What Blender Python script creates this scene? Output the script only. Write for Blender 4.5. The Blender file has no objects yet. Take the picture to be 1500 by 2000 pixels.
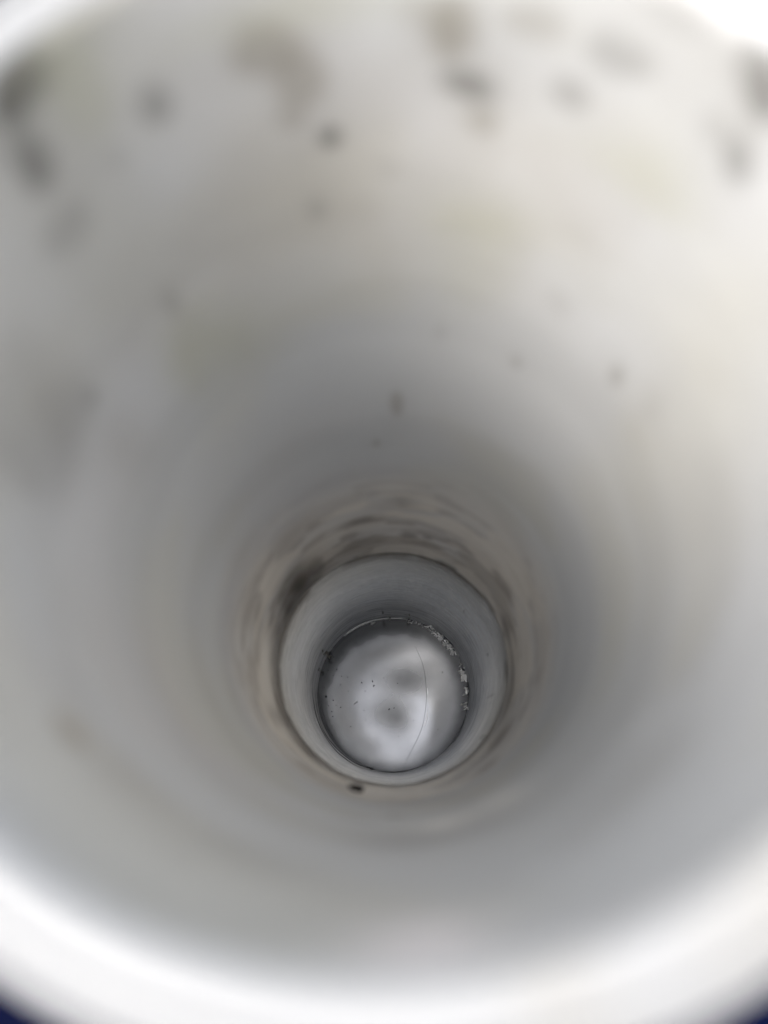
import bpy, math, random
import numpy as np

# ------------------------------------------------------------------ camera solution
# The tube is 100 mm wide inside.  Everything is measured in tube radii along its axis from the
# camera (s), and turned into a world in which the tube stands upright on the ground.
R = 0.05
F_PX = 1550.0
TX, TY, OX, OY = 0.012, 0.297, -0.009, -0.725
S_RIM, S_MID, S_END = 1.445, 7.20, 10.90
WALL = 1.156
R_LOW = 0.997

def unit(a):
    a = np.array(a, float); return a / np.linalg.norm(a)
A = unit([TX, TY, 1.0]); U = unit(np.cross([0, 1, 0], A)); V = np.cross(A, U)
C0 = np.array([OX, OY, 0.0])

def dir_w(d):                       # direction: photograph axes (right, down, forward) -> world
    return np.array([d @ U, -(d @ V), -(d @ A)])
def pt_w(p):                        # point, in radii, photograph axes -> world metres
    q = np.asarray(p, float) - C0
    return np.array([q @ U, -(q @ V), S_END - q @ A]) * R
def zs(s):                          # world height of station s on the axis
    return (S_END - s) * R

CAM = pt_w([0, 0, 0])
CX, CY, CZ = dir_w(np.array([1., 0, 0])), dir_w(np.array([0, 1., 0])), dir_w(np.array([0, 0, 1.]))

def ray(px, py):
    return unit(CX * (px - 750) / F_PX + CY * (py - 1000) / F_PX + CZ)
def on_wall(px, py, r=1.0):         # where that sight line meets the wall -> (angle, height, point)
    d = ray(px, py); rr = r * R
    a = d[0]**2 + d[1]**2; b = 2 * (CAM[0]*d[0] + CAM[1]*d[1]); c = CAM[0]**2 + CAM[1]**2 - rr*rr
    t = (-b + math.sqrt(b*b - 4*a*c)) / (2*a)
    p = CAM + d * t
    return math.atan2(p[1], p[0]), p[2], p
def on_disc(px, py, z=0.0):
    d = ray(px, py); t = (z - CAM[2]) / d[2]
    return CAM + d * t

# ------------------------------------------------------------------ scene, camera, light
sc = bpy.context.scene
C = sc.collection
cam_d = bpy.data.cameras.new('camera'); cam = bpy.data.objects.new('camera', cam_d); C.objects.link(cam)
from mathutils import Matrix, Vector
m = Matrix(((CX[0], -CY[0], -CZ[0], CAM[0]), (CX[1], -CY[1], -CZ[1], CAM[1]),
            (CX[2], -CY[2], -CZ[2], CAM[2]), (0, 0, 0, 1)))
cam.matrix_world = m
cam_d.sensor_fit = 'HORIZONTAL'; cam_d.sensor_width = 36.0
cam_d.lens = 36.0 * F_PX / 1500.0
cam_d.clip_start = 0.001; cam_d.clip_end = 200.0
cam_d.dof.use_dof = True
cam_d.dof.focus_distance = 10.1 * R
cam_d.dof.aperture_fstop = 7.6
sc.camera = cam

SUN_EL, SUN_AZ = math.radians(53), math.radians(217)     # azimuth in world XY (x right, y up the picture)
w = bpy.data.worlds.new('World'); sc.world = w; w.use_nodes = True
wn = w.node_tree; wn.nodes.clear()
sky = wn.nodes.new('ShaderNodeTexSky'); sky.sky_type = 'NISHITA'; sky.sun_disc = False
sky.sun_elevation = SUN_EL; sky.sun_rotation = math.pi/2 - SUN_AZ
sky.dust_density = 6.0; sky.air_density = 1.0; sky.ozone_density = 1.0
hs = wn.nodes.new('ShaderNodeHueSaturation'); hs.inputs['Saturation'].default_value = 0.42
bg = wn.nodes.new('ShaderNodeBackground'); bg.inputs['Strength'].default_value = 0.135
wo = wn.nodes.new('ShaderNodeOutputWorld')
wn.links.new(sky.outputs[0], hs.inputs['Color']); wn.links.new(hs.outputs[0], bg.inputs[0]); wn.links.new(bg.outputs[0], wo.inputs[0])

sun_d = bpy.data.lights.new('sun', 'SUN'); sun_d.energy = 0.50; sun_d.angle = math.radians(55)
sun_d.color = (1.0, 0.988, 0.97)
sun = bpy.data.objects.new('sun', sun_d); C.objects.link(sun)
sdir = Vector((math.cos(SUN_EL)*math.cos(SUN_AZ), math.cos(SUN_EL)*math.sin(SUN_AZ), math.sin(SUN_EL)))
sun.rotation_euler = sdir.to_track_quat('Z', 'Y').to_euler(); sun.location = sdir * 3

sc.view_settings.view_transform = 'Standard'; sc.view_settings.look = 'None'
sc.view_settings.exposure = 1.34; sc.view_settings.gamma = 1.0
cy = sc.cycles
cy.max_bounces = 24; cy.diffuse_bounces = 16; cy.glossy_bounces = 12; cy.transmission_bounces = 8
cy.caustics_reflective = True; cy.blur_glossy = 0.3
cy.use_denoising = True
cy.sample_clamp_indirect = 6.0

# ------------------------------------------------------------------ helpers
rng = np.random.default_rng(7); random.seed(7)

def link(name, me, mat=None, parent=None, loc=(0, 0, 0)):
    o = bpy.data.objects.new(name, me); C.objects.link(o); o.location = loc
    if mat and me is not None and not me.materials: me.materials.append(mat)
    if parent: o.parent = parent
    return o
def tag(o, label=None, cat=None, group=None, kind=None):
    if label: o['label'] = label
    if cat: o['category'] = cat
    if group: o['group'] = group
    if kind: o['kind'] = kind
    return o
def mesh(name, verts, faces, smooth=True):
    me = bpy.data.meshes.new(name); me.from_pydata([tuple(map(float, v)) for v in verts], [], faces)
    if smooth: me.polygons.foreach_set('use_smooth', [True]*len(me.polygons))
    me.update(); return me
def grid_mesh(name, P, wrap):
    """P: (rows, cols, 3) points; wrap closes the columns."""
    n, k = P.shape[:2]
    i = np.arange(n-1)[:, None]; j = np.arange(k if wrap else k-1)[None, :]; j2 = (j+1) % k
    f = np.stack([i*k+j, i*k+j2, (i+1)*k+j2, (i+1)*k+j], -1).reshape(-1, 4)
    me = bpy.data.meshes.new(name)
    me.vertices.add(n*k); me.vertices.foreach_set('co', P.reshape(-1).astype(np.float32))
    me.loops.add(f.size); me.loops.foreach_set('vertex_index', f.reshape(-1).astype(np.int32))
    me.polygons.add(len(f)); me.polygons.foreach_set('loop_start', (np.arange(len(f))*4).astype(np.int32))
    me.polygons.foreach_set('use_smooth', np.ones(len(f), bool))
    me.update(calc_edges=True); me.validate(); return me
def colour_attr(me, name, rgba):
    at = me.color_attributes.new(name, 'FLOAT_COLOR', 'POINT')
    at.data.foreach_set('color', np.asarray(rgba, np.float32).reshape(-1))

def vnoise(x, y, nx, seed):
    """smooth value noise, periodic over nx cells in x"""
    r = np.random.default_rng(seed); G = r.random((nx, 512))
    xi = np.floor(x).astype(int); yi = np.floor(y).astype(int); fx = x-xi; fy = y-yi
    fx = fx*fx*(3-2*fx); fy = fy*fy*(3-2*fy)
    g = lambda a, b: G[a % nx, b % 512]
    return (g(xi, yi)*(1-fx)+g(xi+1, yi)*fx)*(1-fy) + (g(xi, yi+1)*(1-fx)+g(xi+1, yi+1)*fx)*fy
def fbm(phi, z, nx, fy, seed, octs=4):
    """phi angle, z height in radii; nx cells round, fy cells per radius"""
    t = 0; a = 1; s = 0
    for o in range(octs):
        n = nx * 2**o
        t = t + a*vnoise(phi/(2*math.pi)*n, z*fy*2**o+100, n, seed+o); s += a; a *= .5
    return t/s
def sstep(a, b, x):
    t = np.clip((x-a)/(b-a), 0, 1); return t*t*(3-2*t)

def material(name):
    mt = bpy.data.materials.new(name); mt.use_nodes = True
    nt = mt.node_tree; b = nt.nodes['Principled BSDF']; return mt, nt, b
def nd(nt, typ, **kw):
    n = nt.nodes.new(typ)
    for k, v in kw.items(): setattr(n, k, v)
    return n
def plain(name, col, rough=.6, metallic=0, spec=.5, noise=.15, nscale=900):
    mt, nt, b = material(name)
    tc = nd(nt, 'ShaderNodeTexCoord'); no = nd(nt, 'ShaderNodeTexNoise'); no.inputs['Scale'].default_value = nscale
    mr = nd(nt, 'ShaderNodeMapRange'); mr.inputs['To Min'].default_value = 1-noise; mr.inputs['To Max'].default_value = 1+noise
    mx = nd(nt, 'ShaderNodeMix', data_type='RGBA', blend_type='MULTIPLY'); mx.inputs[0].default_value = 1
    mx.inputs[6].default_value = (*col, 1)
    nt.links.new(tc.outputs['Object'], no.inputs['Vector']); nt.links.new(no.outputs[0], mr.inputs[0])
    nt.links.new(mr.outputs[0], mx.inputs[7]); nt.links.new(mx.outputs[2], b.inputs['Base Color'])
    b.inputs['Roughness'].default_value = rough; b.inputs['Metallic'].default_value = metallic
    b.inputs['Specular IOR Level'].default_value = spec
    return mt

# ------------------------------------------------------------------ materials

def plastic(name, rough_lo, rough_hi, bump, streak=(1, 1, 1), TRANSLUCENT=.2):
    """white plastic whose colour (stains, dirt and painted glints) comes from the mesh attribute 'stain'"""
    mt, nt, b = material(name)
    at = nd(nt, 'ShaderNodeAttribute'); at.attribute_name = 'stain_and_light'
    tc = nd(nt, 'ShaderNodeTexCoord'); mp = nd(nt, 'ShaderNodeMapping'); mp.inputs['Scale'].default_value = streak
    no = nd(nt, 'ShaderNodeTexNoise'); no.inputs['Scale'].default_value = 60; no.inputs['Detail'].default_value = 6
    nt.links.new(tc.outputs['Object'], mp.inputs[0]); nt.links.new(mp.outputs[0], no.inputs['Vector'])
    mr = nd(nt, 'ShaderNodeMapRange'); mr.inputs['From Min'].default_value = .3; mr.inputs['From Max'].default_value = .7
    mr.inputs['To Min'].default_value = rough_lo; mr.inputs['To Max'].default_value = rough_hi
    nt.links.new(no.outputs[0], mr.inputs[0]); nt.links.new(mr.outputs[0], b.inputs['Roughness'])
    bp = nd(nt, 'ShaderNodeBump'); bp.inputs['Strength'].default_value = bump; bp.inputs['Distance'].default_value = .0006
    nt.links.new(no.outputs[0], bp.inputs['Height']); nt.links.new(bp.outputs[0], b.inputs['Normal'])
    nt.links.new(at.outputs['Color'], b.inputs['Base Color'])
    b.inputs['IOR'].default_value = 1.5
    tr = nd(nt, 'ShaderNodeBsdfTranslucent'); nt.links.new(at.outputs['Color'], tr.inputs[0])
    mx = nd(nt, 'ShaderNodeMixShader'); mx.inputs[0].default_value = TRANSLUCENT
    out = nt.nodes['Material Output']
    nt.links.new(b.outputs[0], mx.inputs[1]); nt.links.new(tr.outputs[0], mx.inputs[2]); nt.links.new(mx.outputs[0], out.inputs[0])
    return mt
M_UP = plastic('weathered_white_plastic', .32, .46, .15, TRANSLUCENT=.38)
M_LOW = plastic('glossy_grey_plastic', .22, .34, .25, streak=(1, 1, 6), TRANSLUCENT=.46)
M_DARK = plain('black_grime', (.015, .014, .013), .7)
M_SPECK = plain('dark_grit', (.02, .02, .024), .6)
M_GREY = plain('grey_crumb', (.30, .29, .27), .8)
M_FLAKE = plain('bright_flake', (1., .99, .96), .32, metallic=.9, noise=.1)
M_SLIVER = plain('pale_plastic_swarf', (.85, .86, .85), .45, metallic=.7)
M_SHEEN = plain('glinting_film', (.95, .95, .94), .16, metallic=1.0, noise=.04)
M_HAIR = plain('dark_hair', (.05, .05, .055), .35)
M_SEED = plain('black_seed_skin', (.012, .010, .009), .5)

# ------------------------------------------------------------------ ground: dark blue sheet
def build_ground():
    mt, nt, b = material('dark_blue_tarpaulin')
    tc = nd(nt, 'ShaderNodeTexCoord'); no = nd(nt, 'ShaderNodeTexNoise'); no.inputs['Scale'].default_value = 7; no.inputs['Detail'].default_value = 5
    cr = nd(nt, 'ShaderNodeValToRGB')
    cr.color_ramp.elements[0].color = (.0004, .0014, .013, 1); cr.color_ramp.elements[1].color = (.0008, .0028, .022, 1)
    nt.links.new(tc.outputs['Object'], no.inputs['Vector']); nt.links.new(no.outputs[0], cr.inputs[0])
    nt.links.new(cr.outputs[0], b.inputs['Base Color']); b.inputs['Roughness'].default_value = .75
    b.inputs['Specular IOR Level'].default_value = .04
    xs = np.concatenate([np.linspace(-60, -1.2, 40), np.linspace(-1.15, 1.15, 140), np.linspace(1.2, 60, 40)])
    X, Y = np.meshgrid(xs, xs)
    d = np.hypot(X, Y)
    Z = -0.012 + .010*np.sin(X*9+1.3*np.sin(Y*5))*sstep(.10, .3, d)*np.exp(-d*.6) + .006*np.sin(Y*14+X*6+2*np.sin(X*4))*sstep(.1, .3, d)*np.exp(-d*.6)
    me = grid_mesh('ground', np.stack([X, Y, Z], -1), False); me.materials.append(mt)
    return tag(link('ground', me), kind='structure', label='dark blue sheet spread on the ground under the tube')
build_ground()

# ------------------------------------------------------------------ the tube
tube = tag(link('plastic_tube', None), 'white plastic tube seen from its open mouth, stained inside, standing upright', 'tube')

WHITE = np.array([.700, .706, .706])
def wall_field(phi, s, lower):
    """base colour of the wall at angle phi and station s (arrays)"""
    col = np.ones(phi.shape + (3,)) * WHITE
    # faint cloudy discolouration: cream, pinkish and greenish patches
    n1 = fbm(phi, s, 7, 1.1, 11, 3)[..., None]; n2 = fbm(phi, s, 5, .9, 31, 3)[..., None]
    amt = 1.0 if not lower else .35
    col = col * (1 - amt*(.05*sstep(.45, .75, n1))*np.array([.3, .6, 1.6]))
    col = col * (1 - amt*(.02*sstep(.5, .8, n2))*np.array([.2, .9, .9]))
    if not lower:                                                # cream film down to an old tide mark
        a_, z_, _ = on_wall(750, 650); st = S_END - z_/R
        tide = 1 - sstep(st-.25, st+.30, s + .5*(fbm(phi, s, 5, 1., 401, 3)-.5))
        cl = fbm(phi, s, 8, 2.2, 421, 4)
        up_ = .05 + .95*np.clip(np.sin(phi), 0, 1)
        col = col * (1 - (up_*(.2+.9*tide*sstep(.3, .7, cl)))[..., None]*np.array([.005, .015, .055]))
        bd = fbm(phi, s, 2, 2.6, 481, 3); col = col * (1 - .07*(sstep(.35, .7, bd)*sstep(1.8, 2.6, s))[..., None])
        col = col * (1 - .05*(np.exp(-((s-st-.12)/.10)**2)*sstep(.4, .6, cl))[..., None])
    z = (S_END - s) * R
    wob = fbm(phi, s, 24, 4.0, 51, 4) - .5                       # irregular outlines
    def stain_and_light(px, py, w_, h_, k, c, soft=.55, turn=0., wk=.9):
        """px,py picture position; w_ (round the wall) and h_ (along it) in radii"""
        nonlocal col
        a, zz, _ = on_wall(px, py); s0 = S_END - zz/R
        dp = (phi - a + math.pi) % (2*math.pi) - math.pi
        dx, dy = dp, (s - s0)
        if turn: dx, dy = dx*math.cos(turn)+dy*math.sin(turn), -dx*math.sin(turn)+dy*math.cos(turn)
        d = np.sqrt((dx/w_)**2 + (dy/h_)**2) + wob*wk
        f = (k * (1 - sstep(1-soft, 1+soft*.6, d)) if w_ < .09 else k * np.exp(-1.1*d*d))[..., None]
        col = col*(1-f) + np.array(c)*f
    if not lower:
        mo = fbm(phi, s, 13, 2.6, 441, 4); m2 = fbm(phi, s, 22, 3.2, 461, 3)
        hi = (1 - sstep(2.2, 3.4, s))
        f = (hi * (.15*sstep(.50, .74, mo) + .08*sstep(.55, .75, m2)))[..., None]; col = col*(1-f) + np.array((.40, .375, .33))*f
        G = (.10, .095, .085); B = (.20, .165, .11); Y = (.50, .49, .35); P = (.99, .94, .92); K = (.28, .27, .25)
        def S(px, py, w_, h_, k, c, **kw):
            if w_ < .09 and py < 900:                            # a faint halo of dust round each spot
                stain_and_light(px, py, max(w_*2.4, .09), h_*2.2, k*.26, (.33, .31, .27))
            stain_and_light(px, py, w_, h_, k, c, **kw)
        # dark mould spots of the near wall
        S(40, 150, .08, .08, .8, G); S(20, 205, .05, .06, .7, G); S(70, 320, .06, .10, .62, G); S(135, 440, .08, .07, .35, K)
        S(300, 205, .05, .07, .42, G); S(230, 310, .04, .05, .2, K)
        S(520, 95, .08, .07, .45, B); S(590, 160, .07, .09, .42, B); S(570, 230, .05, .05, .3, B); S(645, 268, .036, .04, .75, G); S(620, 410, .04, .06, .35, K)
        S(895, 158, .07, .05, .5, G); S(935, 172, .06, .05, .4, G); S(945, 235, .05, .05, .3, B); S(890, 50, .06, .09, .35, B)
        S(1115, 188, .055, .05, .32, G); S(1205, 112, .07, .05, .32, G); S(1260, 125, .04, .04, .25, K); S(1330, 25, .07, .04, .25, K)
        S(1440, 315, .05, .07, .5, G, turn=.5); S(1395, 255, .05, .05, .28, K); S(1490, 130, .05, .08, .55, G); S(1495, 200, .04, .05, .55, G)
        S(760, 330, .06, .07, .12, K); S(820, 20, .06, .05, .2, B); S(870, 60, .05, .10, .3, B); S(1040, 40, .08, .05, .3, B)
        S(600, 250, .22, .26, .12, K); S(150, 260, .14, .2, .15, K); S(1420, 200, .14, .2, .12, K); S(920, 120, .14, .12, .2, K)
        # yellow and pink smears
        S(950, 440, .22, .16, .42, Y); S(1220, 330, .20, .10, .30, Y); S(1300, 330, .10, .14, .2, Y); S(430, 660, .16, .35, .40, Y, turn=.4); S(370, 720, .10, .25, .35, Y)
        S(120, 120, .12, .18, .35, Y); S(160, 180, .08, .16, .25, Y); S(600, 10, .3, .06, .35, Y); S(930, 530, .2, .25, .22, Y)
        S(240, 860, .10, .3, .15, B, turn=.2); S(145, 1430, .06, .08, .40, (.30, .23, .13)); S(200, 1500, .12, .14, .05, B)
        # grey smudges lower on the wall
        S(40, 700, .10, .12, .18, K); S(30, 880, .14, .22, .38, K); S(130, 800, .12, .16, .30, K); S(120, 900, .10, .14, .25, K); S(180, 775, .03, .04, .25, G); S(60, 940, .06, .06, .2, K)
        S(335, 590, .035, .08, .30, K); S(1008, 708, .03, .06, .30, K); S(1205, 735, .035, .07, .42, K); S(775, 790, .035, .14, .34, B); S(860, 650, .03, .08, .14, K)
        S(735, 865, .02, .05, .3, B); S(1090, 590, .05, .08, .12, K); S(1270, 790, .10, .22, .2, B)
        S(520, 1690, .16, .14, .12, K, turn=-.4); S(880, 1160, .02, .05, .3, K)
        # pale highlight just inside the lip, painted into the colour
        S(825, 1845, .12, .2, 1., P, soft=.5, wk=.3); S(865, 1820, .04, .06, .7, P)
        # the dirty zone above the joint: soil washed round the wall
        near = sstep(4.6, 6.2, s)
        f = (.7*sstep(4.7, 5.6, s + .5*(wob)))[..., None]; col = col*(1-f) + np.array((.86, .83, .78))*f
        band = fbm(phi, s, 9, 2.2, 71, 5)
        f = (near * (.06 + .46*sstep(.44, .66, band)))[..., None]; col = col*(1-f) + np.array((.44, .38, .30))*f
        fine = fbm(phi, s, 26, 9., 91, 4)
        f = (near * .42 * sstep(.52, .66, fine))[..., None]; col = col*(1-f) + np.array((.22, .17, .12))*f
        sk = fbm(phi, s, 7, 7.5, 151, 4)
        f = (sstep(5.0, 6.0, s) * .28 * sstep(.54, .66, sk))[..., None]; col = col*(1-f) + np.array((.24, .19, .14))*f
        pal = fbm(phi, s, 12, 3.0, 131, 4)
        f = (sstep(5.0, 5.8, s) * .75 * sstep(.52, .64, pal))[..., None]; col = col*(1-f) + np.array((.92, .87, .79))*f
        D = (.075, .06, .04); E = (.13, .10, .075)
        S(585, 1140, .24, .60, 1., D, wk=.4, soft=.7); S(560, 1185, .10, .5, .6, D, wk=.5); S(618, 1108, .08, .3, .55, D); S(540, 1230, .14, .5, .55, E); S(605, 1165, .16, .10, .85, D, wk=.3)
        S(705, 1018, .14, .10, .55, E); S(800, 1045, .08, .10, .5, E); S(835, 1050, .05, .08, .45, E); S(690, 1060, .22, .25, .42, E); S(780, 975, .10, .10, .40, B)
        S(560, 1050, .20, .25, .22, E); S(538, 1290, .14, .3, .35, E); S(600, 1470, .2, .35, .35, E); S(545, 1400, .10, .5, .35, E)
        S(986, 1218, .13, .14, .65, E); S(1000, 1290, .16, .12, .40, E); S(990, 1380, .2, .2, .3, E); S(972, 1450, .2, .3, .42, E); S(950, 1498, .10, .16, .5, E)
        S(770, 1595, .07, .12, .35, E); S(700, 1600, .12, .10, .22, E); S(800, 1570, .3, .2, .2, E)
        S(862, 1612, .10, .20, 1., (.97, .96, .94), soft=.5); S(900, 1600, .2, .12, .6, (.93, .9, .86)); S(980, 1560, .12, .35, .6, (.94, .92, .88)); S(820, 1640, .3, .3, .25, E); S(620, 1080, .16, .4, .35, (.78, .70, .58)); S(700, 1030, .25, .08, .35, (.8, .75, .66))  # the palest patches here are painted glints of the wet wall
        # grime in the joint itself, broken round the ring
        jt = fbm(phi, s*0, 18, 1, 171, 3)
        f = (sstep(S_MID-.16, S_MID-.02, s) * (.70*sstep(.56, .70, jt)))[..., None]; col = col*(1-f) + np.array(D)*f
    else:
        tt = sstep(8.6, 7.2, s)[..., None]; col = col*((1-tt)*np.array([.72, .72, .71]) + tt*np.array([.60, .585, .55]))
        t = fbm(phi, s, 3, 7.0, 211, 4)[..., None]               # fine rings left by the water level
        col = col * (1 - .22*sstep(.45, .75, t))
        stain_and_light(958, 1320, .55, 1.0, .75, (.93, .90, .85)); stain_and_light(935, 1420, .3, .6, .5, (.93, .9, .86)); stain_and_light(590, 1370, .6, 1.4, .5, (.40, .40, .41))  # wall brighter at right, darker at left: light and shade painted in
        t = fbm(phi, s, 8, 3.0, 231, 5)[..., None]; f = .22*sstep(.55, .75, t); col = col*(1-f)+np.array((.35, .33, .30))*f
        jt = fbm(phi, s*0, 16, 1, 191, 3)
        f = ((1-sstep(S_MID+.02, S_MID+.35, s)) * (.02+.75*sstep(.46, .62, jt)))[..., None]; col = col*(1-f) + np.array((.12, .10, .075))*f
        def S(px, py, w_, h_, k, c=(.10, .095, .085), turn=0.): stain_and_light(px, py, w_, h_, k, c, .5, turn)
        S(906, 1194, .012, .10, .6); S(953, 1278, .02, .10, .6); S(958, 1360, .015, .4, .35); S(945, 1440, .03, .3, .35)
    return col

NP = 900
PH = np.linspace(0, 2*math.pi, NP, endpoint=False)
def lathe(name, prof, lower, mat):
    """prof: list of (radius, s) in tube radii"""
    prof = np.array(prof)
    r = prof[:, 0][:, None]; s = prof[:, 1][:, None]
    ph = PH[None, :]
    # real tubes are never perfectly round or straight
    wave = 1 + .0016*np.sin(2*ph+.6) + .0007*np.sin(3*ph+s*.7)
    chip = (fbm(ph, s*0+0*ph, 40, 1, 501, 4)-.5)*.014*np.exp(-np.abs(s-S_MID-.02)/.05) if lower else 0
    wave = wave + chip
    P = np.stack([r*wave*np.cos(ph), r*wave*np.sin(ph), (S_END - s)*np.ones_like(ph)], -1) * R
    me = grid_mesh(name, P, True)
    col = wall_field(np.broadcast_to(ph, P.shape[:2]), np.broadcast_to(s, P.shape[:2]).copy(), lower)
    # the lip's top and the outside are not stained
    n_in = sum(1 for a in prof if a[0] <= 1.004)
    gr = fbm(ph+0*s, s+0*ph, 14, 5., 521, 4)[n_in:, :, None]
    col[n_in:] = WHITE*.86*(1-.12*sstep(.5, .8, gr)*np.array([.6, .8, 1.2]))
    colour_attr(me, 'stain_and_light', np.concatenate([col, np.ones(col.shape[:2]+(1,))], -1))
    me.materials.append(mat)
    return link(name, me, None, tube)
# upper length: inner wall from the joint up, rounded lip, outer wall down, closed at the joint
up = [(1.0, s) for s in np.linspace(S_MID, S_RIM+.05, 330)]
cr = .06
up += [(1.0+cr*(1-math.cos(t)), S_RIM+cr*(1-math.sin(t))) for t in np.linspace(0, math.pi/2, 9)[1:]]
up += [(WALL-cr*(1-math.sin(t)), S_RIM+cr*(1-math.cos(t))) for t in np.linspace(math.pi/2, 0, 9)[::-1][::-1]][::1]
up += [(WALL, s) for s in np.linspace(S_RIM+.2, S_MID, 12)]
up += [(1.0, S_MID)]
upper_wall = lathe('upper_wall', up, False, M_UP)
lo = [(R_LOW, s) for s in np.linspace(S_END+.2, S_MID+.035, 180)]
lo += [(R_LOW+.012*(1-math.cos(t)), S_MID+.003+.03*(1-math.sin(t))) for t in np.linspace(0, math.pi/2, 5)[1:]]
lo += [(WALL-.004, S_MID+.003), (WALL-.004, S_END+.24), (R_LOW, S_END+.24), (R_LOW, S_END+.2)]
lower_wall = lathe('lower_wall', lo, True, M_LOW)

# shiny dented disc that closes the bottom
def build_disc():
    mt, nt, b = material('dull_shiny_metal')
    tc = nd(nt, 'ShaderNodeTexCoord'); no = nd(nt, 'ShaderNodeTexNoise'); no.inputs['Scale'].default_value = 30; no.inputs['Detail'].default_value = 6
    nt.links.new(tc.outputs['Object'], no.inputs['Vector'])
    mr = nd(nt, 'ShaderNodeMapRange'); mr.inputs['From Min'].default_value = .35; mr.inputs['From Max'].default_value = .65
    mr.inputs['To Min'].default_value = .10; mr.inputs['To Max'].default_value = .14
    nt.links.new(no.outputs[0], mr.inputs[0]);
    at = nd(nt, 'ShaderNodeAttribute'); at.attribute_name = 'stain_and_light'
    ad = nd(nt, 'ShaderNodeMath', operation='ADD')                 # alpha adds the roughness that draws the reflected dark blobs
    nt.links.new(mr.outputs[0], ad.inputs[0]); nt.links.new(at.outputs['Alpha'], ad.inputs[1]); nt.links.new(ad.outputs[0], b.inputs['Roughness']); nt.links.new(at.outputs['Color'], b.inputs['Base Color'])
    b.inputs['Metallic'].default_value = 1.0
    nr = 150; rr = np.linspace(0.002, R_LOW-.002, nr)[:, None]; ph = PH[None, ::2]
    X = rr*np.cos(ph); Y = rr*np.sin(ph)
    Z = .0
    def dent(px, py, rx, ry, h, turn=0):
        p = on_disc(px, py)/R
        dx, dy = X-p[0], Y-p[1]
        dx, dy = dx*math.cos(turn)+dy*math.sin(turn), -dx*math.sin(turn)+dy*math.cos(turn)
        return h*np.exp(-(dx/rx)**2-(dy/ry)**2)
    Z = Z + dent(815, 1300, .30, .22, -.008, .4) + dent(730, 1420, .30, .25, .006) + dent(840, 1390, .24, .38, .006) - dent(815, 1375, .1, .1, .002)
    reflection_rough = np.clip(dent(790, 1328, .36, .20, .26, -.2) + dent(757, 1394, .27, .25, .20) + dent(785, 1408, .18, .2, .08), 0, .26)  # rougher patches stand in for two dark reflected shapes
    cart = lambda k, sd, oc: sum(vnoise(X*k*2**o+50, Y*k*2**o+100, 512, sd+o)*.5**o for o in range(oc))/sum(.5**o for o in range(oc))
    n = cart(2.2, 301, 2)
    Z = Z + .0012*(n-.5)*sstep(0, .3, rr)
    P = np.stack([X, Y, Z+.0], -1)*R
    me = grid_mesh('base_disc', P, True)
    nn = cart(5., 321, 4)
    col = np.ones(X.shape+(3,))*np.array([.46, .465, .47])
    col = col*(1-.08*sstep(.4, .85, nn)[..., None])
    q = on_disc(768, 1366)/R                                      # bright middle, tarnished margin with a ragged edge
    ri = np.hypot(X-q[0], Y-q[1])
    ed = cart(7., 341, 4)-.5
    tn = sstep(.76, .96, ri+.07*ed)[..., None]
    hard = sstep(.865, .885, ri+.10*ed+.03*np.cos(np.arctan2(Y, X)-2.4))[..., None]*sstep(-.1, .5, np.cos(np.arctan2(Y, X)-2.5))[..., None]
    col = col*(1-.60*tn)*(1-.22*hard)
    colour_attr(me, 'stain_and_light', np.concatenate([col, reflection_rough[..., None]], -1))
    me.materials.append(mt)
    return link('base_disc', me, None, tube)
disc = build_disc()

# ------------------------------------------------------------------ thin things
def tube_mesh(name, pts, rad, sides=6, flat=1.0):
    pts = [Vector(map(float, p)) for p in pts]; n = len(pts)
    if not hasattr(rad, '__len__'): rad = [rad]*n
    vs, fs = [], []
    for i, p in enumerate(pts):
        t = (pts[min(i+1, n-1)] - pts[max(i-1, 0)]).normalized()
        a = t.cross(Vector((0, 0, 1)))
        if a.length < 1e-4: a = Vector((1, 0, 0))
        a.normalize(); b = t.cross(a)*flat
        for k in range(sides):
            c = 2*math.pi*k/sides; vs.append(p + (a*math.cos(c)+b*math.sin(c))*rad[i])
    for i in range(n-1):
        for k in range(sides):
            k2 = (k+1) % sides; fs.append((i*sides+k, i*sides+k2, (i+1)*sides+k2, (i+1)*sides+k))
    fs.append(tuple(range(sides))[::-1]); fs.append(tuple((n-1)*sides+k for k in range(sides)))
    return mesh(name, vs, fs)
def smooth_path(P, n=60):
    P = np.array(P, float); t = np.arange(len(P)); T = np.linspace(0, len(P)-1, n); out = []
    for x in T:
        i = min(int(x), len(P)-2); f = x-i
        p0, p1, p2, p3 = P[max(i-1, 0)], P[i], P[i+1], P[min(i+2, len(P)-1)]
        out.append(.5*((2*p1)+(-p0+p2)*f+(2*p0-5*p1+4*p2-p3)*f*f+(-p0+3*p1-3*p2+p3)*f**3))
    return out
c1 = lambda x, y: (560 + x/3.571, 1150 + y/3.571)                # position read off the enlarged crop

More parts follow.
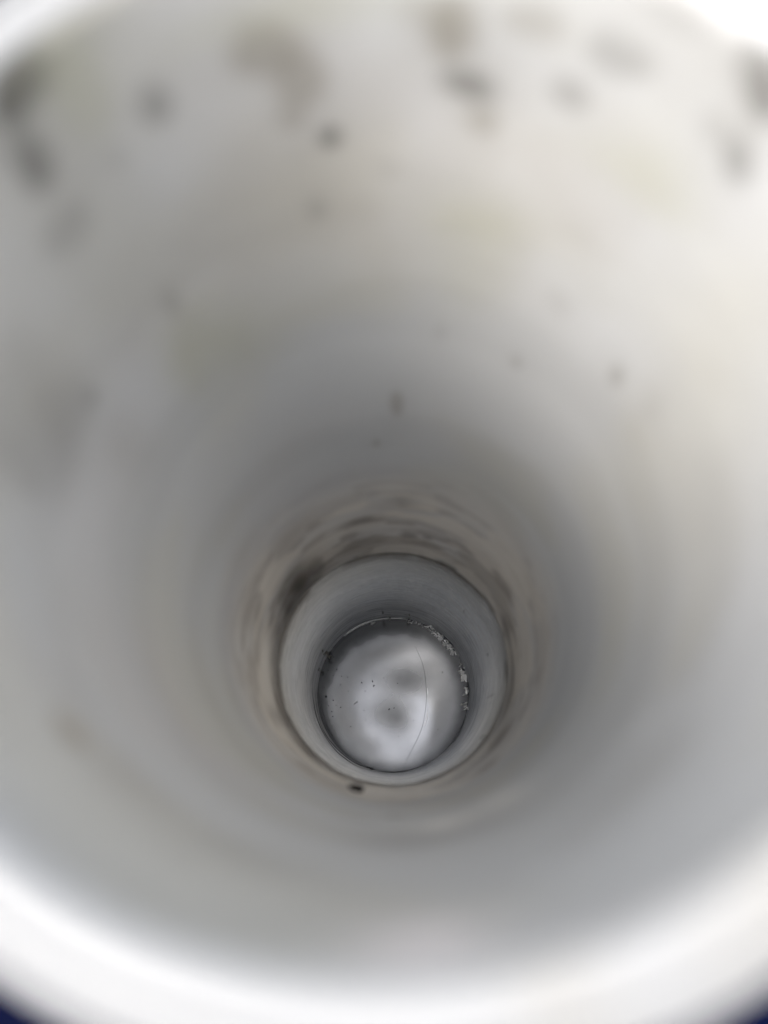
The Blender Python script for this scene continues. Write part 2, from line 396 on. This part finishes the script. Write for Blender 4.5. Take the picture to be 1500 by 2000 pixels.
# hair lying on the disc
hp = [(895, 400), (930, 475), (955, 550), (968, 640), (974, 720), (972, 800), (962, 880), (945, 960), (915, 1040), (880, 1110), (845, 1175), (820, 1225)]
hair = [on_disc(*c1(x, y), z=.0003) for x, y in hp]
n = 60; hw = [.00009*min(1, .25+3*min(i, n-1-i)/n) + .00002 for i in range(n)]
tag(link('hair', tube_mesh('hair', smooth_path(hair, n), hw), M_HAIR), 'thin dark hair curving down across the right half of the shiny disc', 'hair')
for pts, lab in (([(977, 690), (979, 715), (979, 740)], 'tiny pale sliver touching the middle of the hair on the disc'),
                 ([(978, 850), (975, 890), (966, 925), (955, 960)], 'longer pale sliver beside the lower half of the hair')):
    q = smooth_path([on_disc(*c1(x+4, y), z=.0003) for x, y in pts], 16)
    tag(link('plastic_sliver', tube_mesh('plastic_sliver', q, [.0001+.0003*math.sin(math.pi*i/15) for i in range(16)], flat=.06), M_SHEEN), lab, 'sliver')

def lump(name, size, seed, flat=.6, sub=1):
    import bmesh
    bm = bmesh.new(); bmesh.ops.create_icosphere(bm, subdivisions=sub, radius=1)
    r = random.Random(seed)
    for v in bm.verts:
        k = .7+.6*r.random(); v.co = Vector((v.co.x*size[0]*k, v.co.y*size[1]*k, (v.co.z*flat*k)*min(size)))
    me = bpy.data.meshes.new(name); bm.to_mesh(me); bm.free(); return me

# grit on the disc: (crop x, crop y, half length, half width in picture pixels, turn)
grit = [(608, 677, 2.0, 1.2, 1.1, 'larger black speck just below a smaller one, left of the disc middle'),
        (598, 646, 1.9, .9, -1.1, 'small black speck just above a larger one, left of the disc middle'),
        (275, 752, 2.4, 1.7, 1.5, 'biggest black speck, alone near the left edge of the disc'),
        (714, 841, 2.1, 1.2, .9, 'dark speck below the disc middle, left one of a close pair'),
        (748, 832, 1.6, .8, 1.3, 'slim dark speck below the disc middle, right one of a close pair'),
        (773, 660, 1.2, .9, 0, 'single round dark speck right of the disc middle'),
        (1086, 581, 1.2, 1.0, 0, 'lone dark speck in the upper right part of the disc'),
        (377, 826, 1.4, 1.0, .3, "dark speck right of two fainter ones, in the left loose group"), (325, 778, 1.5, .8, -.5, "small speck at the upper end of the loose row left of the disc middle"), (315, 857, 1.1, .9, 0, "lower speck of the loose group near the left margin of the disc"), (383, 610, 1.1, .8, 0, "tiny speck high in the left half of the disc, in line with a fainter one"),
        (350, 563, 1.0, .8, .4, "faint speck at the pale ring's upper left corner on the disc"), (289, 568, 1.0, .8, 0, "topmost faint speck close to the left margin of the disc"), (524, 655, 1.7, .9, -.6, "blurred elongated speck left of the close pair above the disc middle"), (547, 714, 1.0, .7, 0, "faint speck below the close pair left of the disc middle"),
        (322, 890, .9, .8, 0, "lowest speck of the vertical row near the left margin of the disc"), (345, 812, .9, .6, 0, "faint speck between two darker ones in the loose left group"), (293, 816, 1.0, .7, 0, "faintest speck of the loose left group, nearest the disc's margin"), (540, 848, .8, .7, 0, "pale speck below the disc middle, right of the lint tuft"),
        (425, 616, 1.0, .6, 0, "faint flat speck just right of the tiny upper left speck"), (430, 714, .8, .5, 0, "faint speck above the lint tuft on the disc"), (325, 605, .8, .6, 0, "tiny speck just inside the left margin, under the topmost ones"), (552, 915, .9, .6, 0, "single faint speck low on the disc, below its middle"),
        (447, 962, 1.0, .8, 0, "isolated speck in the lower left quarter of the disc"), (675, 622, .9, .5, 0, "faint thin speck at the upper middle of the disc"), (1053, 980, .9, .7, 0, "isolated speck in the lower right part, right of the hair"), (375, 670, .7, .6, 0, "tiny speck in the left half, between the upper speck and the lint tuft"),
        (780, 1030, .9, .6, 0, "tiny flat speck low in the middle of the disc, beside the hair's lower end"), (885, 918, .7, .5, 0, "tiny speck left of the hair, in its bright lower half"), (262, 690, .8, .5, 0, "tiny speck at the left margin just above the biggest black one")]
PXM = R / 142.0                                                 # metres per photograph pixel at the disc
for i, (x, y, a, b_, t, lab) in enumerate(grit):
    p = on_disc(*c1(x, y))
    o = link('grit_speck', lump('grit_speck', (a*PXM*1.1, b_*PXM*1.1), 40+i), M_SPECK, loc=(p[0], p[1], p[2]+.0002)); o.rotation_euler[2] = t
    tag(o, lab or 'tiny dark grit speck scattered on the left and lower part of the shiny disc', 'speck', 'grit specks lying on the shiny disc')
p = on_disc(*c1(482, 797))
o = link('lint_tuft', None, loc=(p[0], p[1], p[2]+.0002)); tag(o, 'grey slanting tuft of lint left of the disc middle', 'lint')
for k, (dx, dy, a, b_) in enumerate([(-2.2, -1.2, 2.0, .8), (.2, .3, 1.9, .7), (2.0, 2.2, 1.4, .6), (3.0, .9, .9, .5)]):
    q = link('fibre', lump('fibre', (a*PXM, b_*PXM), 90+k), M_GREY, o, (dx*PXM, dy*PXM, 0)); q.rotation_euler[2] = .7

# black seed on the joint
a, z, p = on_wall(697, 1546, .985)
nrm = Vector((-math.cos(a), -math.sin(a), 0))
import bmesh
bm = bmesh.new(); bmesh.ops.create_uvsphere(bm, u_segments=20, v_segments=12, radius=1)
for v in bm.verts:
    v.co = Vector((v.co.x*.0027*(1-.18*v.co.x), v.co.y*.0012, v.co.z*.0013))
me = bpy.data.meshes.new('seed'); bm.to_mesh(me); bm.free(); me.polygons.foreach_set('use_smooth', [True]*len(me.polygons))
o = link('seed', me, M_SEED, loc=Vector(p)+nrm*.0010); o.rotation_euler = (0, .25, a+math.pi/2)
tag(o, 'black oval seed stuck on the wall joint, below and left of the disc', 'seed')

# ------------------------------------------------------------------ seam lines, swarf and flakes round the disc
def arc_pts(cpts, off_r=None, n=50):
    """points read off the crop -> on the wall just above the disc"""
    out = []
    for x, y in cpts:
        a, z, p = on_wall(*c1(x, y), r=R_LOW-.004)
        if z < .0002: p = on_disc(*c1(x, y), z=.0004)
        out.append(p)
    return smooth_path(out, n)
def taper(n, r, lo=.2): return [r*(lo+(1-lo)*min(1, 4*min(i, n-1-i)/n)) for i in range(n)]
seams = [([(184, 690), (182, 740), (190, 800), (203, 870), (222, 930), (250, 995), (290, 1060), (345, 1130), (410, 1185), (470, 1225), (540, 1255), (625, 1275)], .00022),
         ([(205, 690), (203, 760), (212, 840), (228, 900)], .00012),
         ([(222, 880), (240, 950), (268, 1010), (310, 1070), (372, 1135), (440, 1190), (500, 1225), (570, 1250), (620, 1262)], .00026),
         ([(620, 1268), (680, 1277), (750, 1280), (820, 1273), (870, 1260), (930, 1238), (1003, 1200)], .00020),
         ([(1125, 1102), (1170, 1058), (1205, 1005), (1228, 950), (1245, 890), (1252, 860)], .00014),
         ([(1060, 300), (1105, 340), (1145, 380), (1172, 415)], .00026),
         ([(222, 640), (228, 560), (255, 480), (300, 410), (380, 320), (460, 262), (560, 222), (680, 200), (760, 200)], .00010),
         ([(1262, 640), (1272, 700), (1272, 770)], .00022)]
for pts, r in seams:
    q = arc_pts(pts); link('seam_line', tube_mesh('seam_line', q, taper(len(q), r*.7)), M_DARK, tube)

sl = arc_pts([(398, 330), (440, 295), (500, 258), (560, 232), (640, 212), (720, 204), (800, 206), (835, 212)], n=60)
tag(link('plastic_swarf', tube_mesh('plastic_swarf', sl, [(.0011 if i < 30 else .0006)*(.35+.65*min(1, 6*min(i, 59-i)/60)) for i in range(60)], flat=.3), M_SLIVER),
    'long pale curl of plastic lying along the upper left edge of the disc', 'swarf')
s2 = [on_disc(*c1(x, y), z=.0006) for x, y in ((583, 246), (600, 240), (618, 228))]
tag(link('plastic_swarf', tube_mesh('plastic_swarf', smooth_path(s2, 12), taper(12, .0008), flat=.3), M_SLIVER), 'short pale chip just inside the long curl at the disc edge', 'swarf')
gb = arc_pts([(560, 1240), (580, 1250), (600, 1262)], n=10)
tag(link('grime_clump', tube_mesh('grime_clump', gb, taper(10, .0005)), M_DARK), 'ragged black clump of grime in the seam at the bottom left of the disc', 'grime')

def cluster(name, items, mat, label, cat, group=None, parts='flake', zlift=.0003):
    """items: (crop x, crop y, half length px, half width px, turn)"""
    c = np.mean([on_disc(*c1(x, y)) for x, y, *_ in items], 0)
    root = link(name, None, loc=(c[0], c[1], 0)); tag(root, label, cat, group)
    for k, (x, y, a, b_, t) in enumerate(items):
        p = on_disc(*c1(x, y)); rr = math.hypot(p[0], p[1]); z = b_*PXM*.45
        if rr > (R_LOW-.006)*R:
            p = on_wall(*c1(x, y), r=R_LOW-.006)[2]; z = max(p[2], z)
        me = lump(parts, (a*PXM*1.35, b_*PXM*1.5), 200+k+len(label), .22)
        q = link(parts, me, mat, root, (p[0]-c[0], p[1]-c[1], z)); q.rotation_euler[2] = t
    return root
r_ = random.Random(5)
def scatter(path, n, spread, la, lb):
    P = smooth_path([(x, y, 0) for x, y in path], n); out = []
    for q in P:
        out.append((q[0]+r_.uniform(-1, 1)*spread, q[1]+r_.uniform(-1, 1)*spread, r_.uniform(*la), r_.uniform(*lb), r_.uniform(0, 3.1)))
    return out
cluster('flake_heap', scatter([(990, 275), (1030, 300), (1060, 325), (1095, 362), (1125, 395), (1150, 425), (1170, 455)], 95, 17, (1.3, 3.0), (.6, 1.2)), plain('grey_white_flake', (.92, .92, .90), .34, metallic=.7),
        'long heap of chalky white flakes along the upper right edge of the disc', 'flakes', 'white flakes along the disc edge')
cluster('flake_heap', scatter([(845, 222), (880, 232), (925, 248), (955, 262), (985, 272)], 26, 9, (1.0, 2.4), (.5, 1.0)), plain('greyish_flake', (.70, .70, .68), .45, metallic=.7),
        'thin trail of greyish flakes at the top right of the disc, before the long heap', 'flakes', 'white flakes along the disc edge')
cluster('flake_heap', scatter([(1215, 575), (1232, 590), (1235, 615), (1240, 638)], 34, 16, (1.6, 3.0), (.9, 1.6)), M_FLAKE,
        'brightest knot of white flakes on the right edge of the disc', 'flakes', 'white flakes along the disc edge')
cluster('flake_heap', [(1215, 525, 2.2, .8, 1.9), (1207, 540, 2.2, .7, .7), (1238, 550, 1.8, 1.4, 0)], M_SLIVER,
        'three loose flakes on the right edge just above the brightest knot', 'flakes', 'white flakes along the disc edge')
cluster('flake_heap', [(1250, 692, 3.2, 1.8, 0), (1258, 708, 3.4, 1.8, -1.), (1256, 722, 3.0, 1.6, 1.2), (1243, 735, 3.2, 1.4, .5), (1234, 742, 1.8, 1.2, .3)], M_FLAKE,
        'hook shaped white flake below the brightest knot on the right edge', 'flakes', 'white flakes along the disc edge')
cluster('flake_heap', [(1222, 803, 2.8, 1.6, 0), (1240, 803, 3.4, .9, .2), (1253, 792, 3.2, .9, .3), (1246, 818, 3.4, 1.0, .8), (1258, 828, 3.2, .9, -.2), (1240, 840, 3.4, .8, .4), (1268, 838, 2.4, .8, -.5)], plain('dusty_flake', (.9, .9, .87), .45, metallic=.7),
        'lowest tangle of pale flakes on the right edge of the disc', 'flakes', 'white flakes along the disc edge')
cluster('crumb_clump', scatter([(262, 440), (275, 455), (290, 455), (300, 465)], 22, 16, (1.2, 2.4), (.9, 1.6)), M_GREY,
        'grey crumbly clump on the upper left edge of the disc', 'crumbs', parts='crumb')
cluster('crumb_clump', [(228, 556, 1.8, 1.3, .6), (222, 566, 1.6, 1.1, 2.), (236, 574, 1.4, .9, 0)], M_GREY,
        'small grey crumb below the grey clump on the left edge', 'crumbs', parts='crumb')
cluster('crumb_clump', [(672, 160, 1.4, 3.0, 0), (720, 198, 1.4, 2.6, .2), (718, 215, 1.5, 1.6, 0), (855, 180, 1.4, 3.0, .1), (852, 205, 1.8, 1.6, 0)], M_GREY,  # the upright ones are mirror images in the glossy wall, built as solids
        'short dark upright crumbs on the wall above the top of the disc', 'crumbs', parts='crumb')
